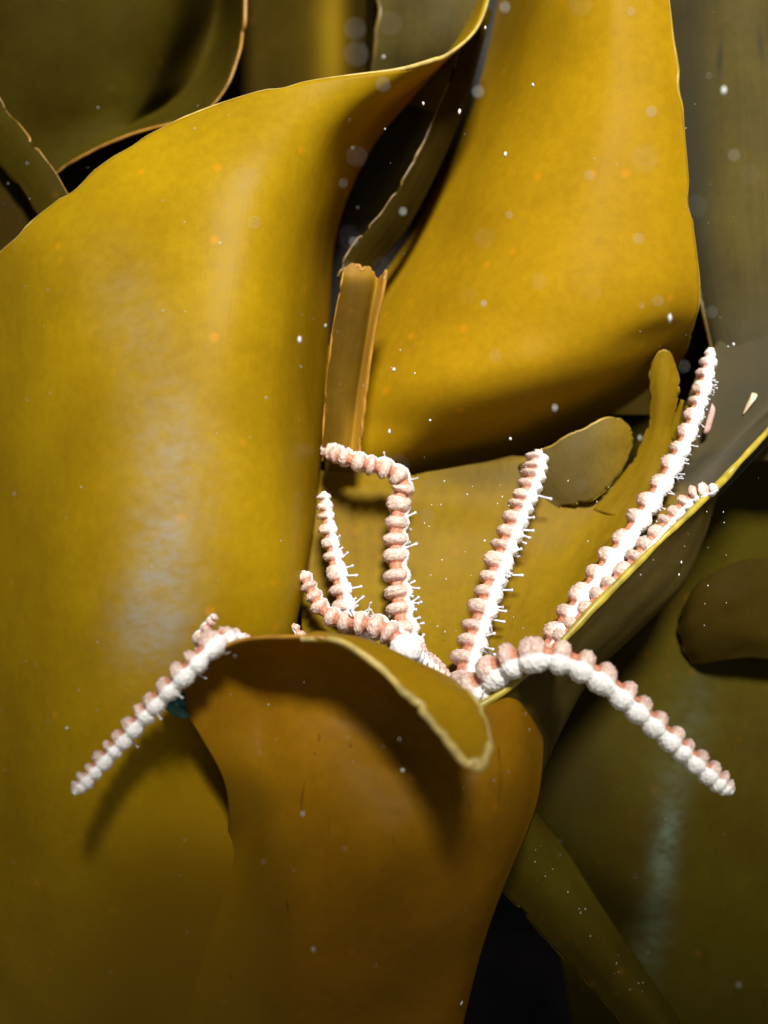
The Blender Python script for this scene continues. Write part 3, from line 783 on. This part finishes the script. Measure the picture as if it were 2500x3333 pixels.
def arm(path, w0, w1, dorsal, spacing, seed, white=0.0, ns=44, tip=True):
    """path from the disc outwards; widths in photo px; dorsal: vectors (x right, y away, z up), one per path point"""
    pts = np.array([P(*p) for p in path])
    dor = np.array([dorsal] * len(pts) if not isinstance(dorsal, list) else dorsal, float)
    C = crom(pts, 600)
    Dv = crom(dor, 600)
    seg = np.linalg.norm(np.diff(C, axis=0), axis=1)
    s = np.concatenate([[0], np.cumsum(seg)])
    L = s[-1]
    n = int(L / (1.7 * PX * 2.0)) + 2
    q = np.linspace(0, L, n)
    C = np.stack([np.interp(q, s, C[:, i]) for i in range(3)], 1)
    Dv = np.stack([np.interp(q, s, Dv[:, i]) for i in range(3)], 1)
    T = np.gradient(C, axis=0)
    T /= np.linalg.norm(T, axis=1, keepdims=True)
    Dv -= T * (Dv * T).sum(1, keepdims=True)
    Dv /= np.linalg.norm(Dv, axis=1, keepdims=True)
    S = np.cross(T, Dv)
    t = q / L
    R = (w0 + (w1 - w0) * t) * 0.5 * PX
    if tip:
        R = R * np.clip(1 - sstep(0.97, 1.0, t) * 0.6, 0.08, 1)
    # beads get closer together towards the tip
    rs = np.random.default_rng(seed)
    ph = np.cumsum(np.full(n, (q[1] - q[0])) / (spacing * PX * np.interp(t, [0, 0.6, 1], [1.0, 0.92, 0.5])))
    ph = ph + 0.08 * np.sin(ph * 2.1 + seed) + 0.05 * np.sin(ph * 3.7 + seed * 2)
    fr = ph - np.floor(ph)
    b_id = np.floor(ph).astype(int)
    jit = rs.uniform(0.82, 1.12, b_id.max() + 2)[b_id]
    bead = np.sqrt(np.clip(1 - ((fr - 0.5) / 0.36) ** 2, 0, 1)) * jit
    lump = 0.75 * np.sqrt(np.clip(1 - ((fr - 0.5) / 0.44) ** 2, 0, 1)) + 0.22 * np.sqrt(np.clip(1 - (np.minimum(fr, 1 - fr) / 0.10) ** 2, 0, 1))
    th = np.linspace(0, 2 * math.pi, ns, endpoint=False)
    cth = np.cos(th)[None, :]
    w = sstep(-0.30 + white, 0.05 + white, cth)
    # groove between the dorsal beads and the pale underside
    groove = np.exp(-((cth + 0.16 - white) / 0.10) ** 2) * 0.07
    r_d = 0.52 + 0.50 * bead[:, None]
    r_v = 0.60 + 0.48 * lump[:, None]
    rad = (r_d * w + r_v * (1 - w) - groove) * R[:, None]
    dirs = np.cos(th)[None, :, None] * Dv[:, None, :] + np.sin(th)[None, :, None] * S[:, None, :]
    V = C[:, None, :] + dirs * rad[..., None]
    # granules: little knobs on every bead
    flat = V.reshape(-1, 3)
    gran = np.empty(len(flat))
    spk = np.empty(len(flat))
    f = 1 / (8.5 * PX)
    for i, p in enumerate(flat):
        dd, _ = mnoise.voronoi(Vector(p) * f)
        gran[i] = max(0.0, 1 - dd[0] / 0.62)
        spk[i] = dd[1] - dd[0]
    gran = gran.reshape(n, ns)
    spk = spk.reshape(n, ns)
    bw = np.clip(bead, 0, 1)[:, None] * w
    amp = (0.18 * bw + 0.12 * (1 - w) + 0.05 * (1 - bw) * w) * np.sqrt(R[:, None] * (w0 * 0.5 * PX))
    V = V + dirs * (gran * amp)[..., None]
    tint = rs.uniform(0.9, 1.12, b_id.max() + 2)[b_id][:, None, None]
    cb = PINK * tint * (0.72 + 0.46 * gran[..., None])
    cb = cb + (SPECK - cb) * (sstep(0.10, 0.0, spk) * 0.4)[..., None]
    cn = NECK[None, None, :] * (0.8 + 0.9 * gran[..., None])
    bm = sstep(0.25, 0.62, bead)[:, None, None]
    tipc = sstep(0.90, 1.0, t)[:, None, None] * (1.0 if tip else 0)
    cd = cn * (1 - bm) + cb * bm
    cd = cd + (np.array((0.66, 0.53, 0.48)) - cd) * tipc
    wv = WHITE * (0.96 + 0.06 * gran[..., None])
    ww = sstep(-0.26 + white, -0.02 + white, cth)[..., None]
    Cc = cd * ww + wv * (1 - ww)
    # faces
    idx = np.arange(n * ns).reshape(n, ns)
    nx = np.roll(idx, -1, 1)
    fc = np.stack([idx[:-1].ravel(), nx[:-1].ravel(), nx[1:].ravel(), idx[1:].ravel()], 1).tolist()
    fc.append(idx[0][::-1].tolist())
    fc.append(idx[-1].tolist())
    return V.reshape(-1, 3), fc, np.clip(Cc.reshape(-1, 3), 0, 0.92), (C, T, Dv, S, R, t)


def ball(center, rx, ry, rz, colr, seed, nr=26, ns=44):
    c = np.array(P(*center))
    la = np.linspace(-math.pi / 2, math.pi / 2, nr)
    lo = np.linspace(0, 2 * math.pi, ns, endpoint=False)
    A_, O_ = np.meshgrid(la, lo, indexing='ij')
    d = np.stack([np.cos(A_) * np.cos(O_), np.sin(A_), np.cos(A_) * np.sin(O_)], -1)
    V = c + d * np.array([rx, ry, rz]) * PX
    flat = V.reshape(-1, 3)
    g = np.array([max(0.0, 1 - mnoise.voronoi(Vector(p) / (12 * PX))[0][0] / 0.6) for p in flat])
    flat = flat + d.reshape(-1, 3) * (g * 6 * PX)[:, None]
    Cc = np.array(colr)[None] * (0.8 + 0.35 * g[:, None])
    idx = np.arange(nr * ns).reshape(nr, ns)
    nx = np.roll(idx, -1, 1)
    fc = np.stack([idx[:-1].ravel(), nx[:-1].ravel(), nx[1:].ravel(), idx[1:].ravel()], 1).tolist()
    return flat, fc, np.clip(Cc, 0, 0.92), None


def star(label, pieces):
    Vs, Fs, Cs, base = [], [], [], 0
    for V, f, c, _ in pieces:
        Vs.append(V)
        Fs += [[i + base for i in q] for q in f]
        Cs.append(c)
        base += len(V)
    o = link_mesh('brittle_star', np.concatenate(Vs), Fs, M['star'], colors=np.concatenate(Cs))
    tag(o, label, 'brittle star', 'brittle stars in the kelp cup')
    return o


FRONT = (0, -1, 0)
a1 = arm([(1400, 2240, 0.2), (1345, 2130, 0.6), (1312, 2030, 1.0), (1296, 1900, 1.5), (1290, 1760, 1.9), (1300, 1640, 2.2), (1312, 1570, 2.3),
          (1270, 1530, 2.2), (1200, 1512, 2.0), (1140, 1494, 2.0), (1092, 1475, 2.5), (1060, 1456, 3.6)], 112, 60,
         [(-1, -.25, 0)] * 5 + [(-.9, -.6, .2), (-.5, -1, -.3), (-.2, -1, -.5), (0, -1, -.35), (0, -1, -.3), (0, -1, -.2), (.1, -1, -.2)], 64, 1, white=.22)
a2 = arm([(1260, 2190, 0.4), (1190, 2120, 0.6), (1130, 2010, 0.9), (1110, 1920, 1.1), (1085, 1810, 1.4), (1065, 1700, 1.6), (1052, 1600, 1.7)], 104, 50,
         (-1, -.3, 0), 62, 2, white=.25)
a3 = arm([(1330, 2120, -1.2), (1262, 2055, -0.9), (1190, 2030, -.4), (1110, 2020, -.1), (1052, 1985, .2), (1012, 1920, .5), (985, 1860, .8)], 96, 50,
         (-.15, -1, -.3), 58, 3, white=.08)
a8 = arm([(1000, 2230, .2), (880, 2165, -.8), (790, 2112, -2.6), (705, 2090, -4.5), (620, 2170, -5.0), (520, 2270, -4.8), (430, 2370, -4.6), (340, 2470, -4.6), (238, 2582, -4.9)], 104, 58,
         (-.75, .15, .75), 66, 4, white=0.3)
a8b = arm([(668, 2120, -4.2), (650, 2085, -4.3), (672, 2045, -4.4), (702, 2004, -4.6)], 56, 26, (.6, -.7, -.4), 36, 5)
ab = arm([(1000, 2120, -.8), (975, 2065, -.6), (955, 2030, -.4)], 60, 20, (-.3, .2, 1), 40, 6)
disc1 = ball((1330, 2235, .2), 120, 60, 80, PINK, 1)
knob = arm([(1430, 2230, .2), (1372, 2165, -1.0), (1335, 2128, -1.9), (1312, 2108, -2.5)], 104, 96, (.3, .5, .8), 46, 7, white=.45)
boss = ball((1322, 2112, -3.0), 50, 34, 46, WHITE * .98, 2)
star1 = star('brittle star left in the cup, one arm over the lip and one hooked at top', [disc1, knob, boss, a1, a2, a3, a8, a8b, ab])

a4 = arm([(1540, 2290, -1.0), (1515, 2190, -.4), (1540, 2090, .1), (1575, 1980, .6), (1615, 1860, 1.2), (1660, 1740, 1.7), (1705, 1630, 2.2), (1740, 1540, 2.6), (1752, 1468, 2.9)], 112, 84,
         (-1, -.3, -.1), 62, 11, white=.25)
a5 = arm([(1700, 2240, -.8), (1790, 2110, -.6), (1850, 2015, -.2), (1930, 1900, .3), (2030, 1765, .8), (2120, 1630, 1.2), (2200, 1490, 1.7), (2260, 1350, 2.2), (2295, 1230, 2.6), (2315, 1135, 2.9)], 110, 58,
         (-1, .15, .25), 84, 12, white=0.35)
a6 = arm([(1740, 2210, -1.2), (1830, 2090, -.9), (1930, 1975, -.6), (2030, 1868, -.2), (2120, 1765, .1), (2190, 1682, .3), (2262, 1612, .2), (2335, 1588, -.3)], 92, 58,
         (-.75, -.1, .55), 64, 13, white=0.3)
a7 = arm([(1530, 2270, -2.6), (1575, 2215, -3.0), (1650, 2160, -3.5), (1740, 2135, -3.9), (1850, 2150, -4.1), (1960, 2210, -4.1), (2070, 2300, -4.0), (2180, 2400, -3.9), (2280, 2490, -3.8), (2382, 2578, -3.7)], 118, 72,
         [(-.5, -.2, .7)] * 2 + [(-.1, .15, 1)] * 2 + [(.3, .2, 1)] * 2 + [(.55, .2, .8)] * 4, 78, 14, white=0.3)
disc2 = ball((1610, 2260, -1.6), 110, 60, 80, PINK, 3)
star2 = star('brittle star right in the cup, one arm arching out over the yellow rim', [disc2, a4, a5, a6, a7])

# tube feet: little rods standing off the pale underside
mt, nt, bs, out = new_mat('tube_foot_skin')
tc = nt.nodes.new('ShaderNodeTexCoord')
r = ramp(nt, [(0.3, (0.42, 0.44, 0.52)), (0.7, (0.68, 0.68, 0.72))])
nt.links.new(noise_node(nt, tc.outputs['Object'], 700, 2), r.inputs[0])
nt.links.new(r.outputs[0], bs.inputs['Base Color'])
bs.inputs['Roughness'].default_value = 0.4


def rod_mesh(bend):
    prof = [(-.15, .10), (0, .10), (.2, .085), (.4, .075), (.6, .07), (.76, .075), (.84, .11), (.92, .12), (.98, .08), (1.0, .01)]
    ns = 8
    V = [(r_ * math.cos(2 * math.pi * k / ns) + bend * max(z, 0) ** 2, r_ * math.sin(2 * math.pi * k / ns), z) for z, r_ in prof for k in range(ns)]
    Fc = [[i * ns + k, i * ns + (k + 1) % ns, (i + 1) * ns + (k + 1) % ns, (i + 1) * ns + k] for i in range(len(prof) - 1) for k in range(ns)]
    me = bpy.data.meshes.new('tube_foot')
    me.from_pydata(V, [], Fc)
    me.materials.append(mt)
    me.polygons.foreach_set('use_smooth', np.ones(len(Fc), bool))
    return me


RODS = [rod_mesh(b_) for b_ in (0.0, 0.18, 0.4, -0.3)]


def feet(st, armdata, fracs, ang, length, seed):
    C, T, Dv, S, R, t = armdata
    rs = np.random.default_rng(seed)
    for f in fracs:
        i = int(np.clip(f * len(C), 0, len(C) - 1))
        a = math.radians(ang + rs.uniform(-32, 32))
        d = Dv[i] * math.cos(a) + S[i] * math.sin(a)
        d = d + T[i] * rs.uniform(-.5, .7)
        d /= np.linalg.norm(d)
        o = bpy.data.objects.new('tube_foot', RODS[rs.integers(0, 4)])
        col.objects.link(o)
        o.parent = st
        o.location = Vector(C[i] + d * R[i] * 0.75) - Vector(st['origin'])
        o.rotation_mode = 'QUATERNION'
        o.rotation_quaternion = Vector(d).to_track_quat('Z', 'Y')
        L = length * PX * rs.uniform(.35, 1.25)
        o.scale = (length * PX * 1.05, length * PX * 1.05, L)


def side_angle(ad, i_frac, want):
    """angle round the arm that points closest to a wanted world direction"""
    C, T, Dv, S, R, t = ad
    i = int(i_frac * len(C))
    w_ = np.array(want, float)
    return math.degrees(math.atan2((w_ * S[i]).sum(), (w_ * Dv[i]).sum()))


RGT = (1, -.25, .15)
feet(star1, a1[3], np.sort(np.random.default_rng(1).uniform(.05, .56, 19)), side_angle(a1[3], .3, RGT), 46, 21)
feet(star1, a1[3], [.66, .72], side_angle(a1[3], .7, (.2, -.2, 1)), 30, 22)
feet(star1, a2[3], np.random.default_rng(2).uniform(.2, .85, 13), side_angle(a2[3], .4, RGT), 42, 23)
feet(star1, a3[3], [.30, .34, .42], side_angle(a3[3], .3, (.1, -.3, 1)), 40, 24)
feet(star1, a8[3], [.50, .56, .63, .7, .8], side_angle(a8[3], .55, (.7, -.1, -.7)), 30, 25)
feet(star2, a4[3], np.random.default_rng(3).uniform(.16, .86, 20), side_angle(a4[3], .5, RGT), 48, 26)
feet(star2, a5[3], np.random.default_rng(4).uniform(.34, .93, 34), side_angle(a5[3], .6, (.8, -.3, -.5)), 26, 27)
feet(star2, a7[3], [.05, .09], side_angle(a7[3], .06, (.4, -.6, -.5)), 26, 28)

# ------------------------------------------------------------------ small debris caught on the kelp
def flake(name, pts, thick, mat, label, cat, seed):
    """a small bent shell-like flake: outline in photo px + depth"""
    ctl = np.array(pts, float)
    n = 28
    ring = crom(np.concatenate([ctl, ctl[:1]]), n + 1)[:-1]
    cen = ring.mean(0)
    V, Fc = [], []
    for side in (0, 1):
        for k, sc in enumerate((1.0, .72, .4)):
            for p in ring:
                q = cen + (p - cen) * sc
                V.append(P(q[0], q[1], q[2] + (thick * (1 - sc) * (1 if side else -1)) + (thick * .2 if side else 0)))
        V.append(P(cen[0], cen[1], cen[2] + thick * (1.0 if side else -1)))
    tot = 3 * n + 1
    for side in (0, 1):
        b = side * tot
        for k in range(2):
            for i in range(n):
                j = (i + 1) % n
                q = [b + k * n + i, b + k * n + j, b + (k + 1) * n + j, b + (k + 1) * n + i]
                Fc.append(q if not side else q[::-1])
        for i in range(n):
            j = (i + 1) % n
            q = [b + 2 * n + i, b + 2 * n + j, b + 3 * n]
            Fc.append(q if not side else q[::-1])
    for i in range(n):
        j = (i + 1) % n
        Fc.append([i, tot + i, tot + j, j])
    o = link_mesh(name, V, Fc, mat)
    return tag(o, label, cat)


def plain(name, colr, rough=.5, var=.7):
    m, nt, bs, out = new_mat(name)
    tc = nt.nodes.new('ShaderNodeTexCoord')
    r = ramp(nt, [(0.3, tuple(var * x for x in colr)), (0.7, colr)])
    nt.links.new(noise_node(nt, tc.outputs['Object'], 500, 4), r.inputs[0])
    nt.links.new(r.outputs[0], bs.inputs['Base Color'])
    bs.inputs['Roughness'].default_value = rough
    return m


M['pink'] = plain('coralline_pink', (0.62, 0.38, 0.35))
M['shell'] = plain('shell_cream', (0.72, 0.55, 0.36))
M['teal'] = plain('teal_tunicate', (0.01, 0.17, 0.20), .2, .15)
M['snow'] = plain('marine_snow', (0.60, 0.63, 0.62), .6, .9)
flake('algae_flake', [(2318, 1312, 3.0), (2328, 1330, 3.0), (2320, 1370, 3.0), (2308, 1405, 3.0), (2292, 1412, 3.0), (2300, 1370, 3.0)], .08, M['pink'],
      'small pink flake beside the tall white arm near its tip', 'algae', 1)
flake('algae_flake', [(2448, 1278, 3.5), (2466, 1284, 3.5), (2456, 1304, 3.4), (2446, 1318, 3.4), (2418, 1350, 3.4), (2432, 1312, 3.5)], .1, M['shell'],
      'cream crust streak inside the cup near the right edge', 'algae', 2)
flake('shell_fragment', [(2430, 1355, 3.6), (2448, 1362, 3.6), (2446, 1385, 3.6), (2428, 1402, 3.6), (2420, 1385, 3.6)], .1, M['shell'],
      'tiny cream shell fragment below the cream crust near the right edge', 'shell', 3)
flake('tunicate', [(560, 2240, -3.6), (596, 2250, -3.6), (604, 2290, -3.6), (612, 2335, -3.6), (585, 2338, -3.6), (548, 2316, -3.6), (522, 2290, -3.6)], .35, M['teal'],
      'dark teal blob tucked under the left arm by the curled lip', 'tunicate', 4)

# ------------------------------------------------------------------ marine snow: specks drifting in the water and stuck to the kelp
def snow():
    ico_v, ico_f = [], []
    ph = (1 + 5 ** .5) / 2
    base = np.array([(-1, ph, 0), (1, ph, 0), (-1, -ph, 0), (1, -ph, 0), (0, -1, ph), (0, 1, ph), (0, -1, -ph), (0, 1, -ph), (ph, 0, -1), (ph, 0, 1), (-ph, 0, -1), (-ph, 0, 1)], float)
    base /= np.linalg.norm(base[0])
    fc = [(0, 11, 5), (0, 5, 1), (0, 1, 7), (0, 7, 10), (0, 10, 11), (1, 5, 9), (5, 11, 4), (11, 10, 2), (10, 7, 6), (7, 1, 8), (3, 9, 4), (3, 4, 2), (3, 2, 6), (3, 6, 8), (3, 8, 9), (4, 9, 5), (2, 4, 11), (6, 2, 10), (8, 6, 7), (9, 8, 1)]
    specks = []
    # seen in the picture: (px, py, dz, radius px)
    for p in [(2355, 298, -9, 11), (2180, 1036, -6, 10), (975, 1107, -5, 9), (1282, 1203, -3, 9), (1268, 1405, -2.5, 8), (1735, 277, -1, 6), (1495, 365, -1, 10),
              (1645, 502, -1, 8), (1378, 337, 0, 6), (1580, 90, 0, 6), (1662, 1428, 0, 5), (1350, 1215, 0, 4), (1400, 1368, 0, 5), (2405, 3205, -10, 6), (1500, 3262, 2, 9),
              (1792, 2365, 1, 8), (1695, 2695, -1, 8), (1685, 2690, -1, 6), (1310, 2508, -7, 6), (218, 2370, -5, 6), (828, 726, -16, 4), (2000, 840, 1, 5),
              (2120, 365, -14, 6), (2098, 520, -25, 7), (800, 590, -25, 6), (1060, 1060, -5, 4), (1020, 3090, -8, 5), (985, 2650, -8, 6), (2388, 1120, 3, 6), (2370, 1128, 3, 5)]:
        specks.append(p)
    r = np.random.default_rng(5)
    for _ in range(50):     # over the golden blade and the cup
        specks.append((r.uniform(1250, 2480), r.uniform(0, 2150), r.uniform(-4, .3), 1.0 + 2.2 * r.random() ** 3))
    for _ in range(60):
        specks.append((r.uniform(0, 1250), r.uniform(200, 2300), r.uniform(-8, -3.5), r.uniform(1.0, 2.6)))
    for _ in range(40):
        specks.append((r.uniform(0, 2500), r.uniform(2300, 3333), r.uniform(-10, -5.5), r.uniform(1.0, 2.6)))
    for _ in range(40):      # larger, nearer the lens: soft discs
        specks.append((r.uniform(1100, 2450), r.uniform(0, 1700), r.uniform(-24, -7), r.uniform(2.5, 6)))
    for k in range(26):      # along the olive strap
        t_ = r.random()
        specks.append((1740 + 380 * t_ - abs(r.normal(0, 60)), 2720 + 520 * t_ + r.normal(0, 20), 2.3, r.uniform(1, 2.6)))
    for k in range(60):      # silt caught in the cup
        specks.append((r.uniform(1380, 2380), r.uniform(1560, 2060), r.uniform(.2, 1.2), r.uniform(1.5, 4)))
    V, Fc, b = [], [], 0
    for (x, y, z, rad) in specks:
        c = np.array(P(x, y, z))
        k = 1 + r.uniform(-.28, .28, (12, 1))
        st = np.array([r.uniform(.6, 1), r.uniform(.6, 1), r.uniform(.8, 1.5)])
        V.append(c + base * k * st * rad * PX)
        Fc += [[i + b for i in f_] for f_ in fc]
        b += 12
    tag(link_mesh('marine_snow', np.concatenate(V), Fc, M['snow']), 'pale specks drifting in the water over the kelp', 'particles', kind='stuff')


snow()
for o in bpy.data.objects:
    if 'origin' in o.keys():
        del o['origin']
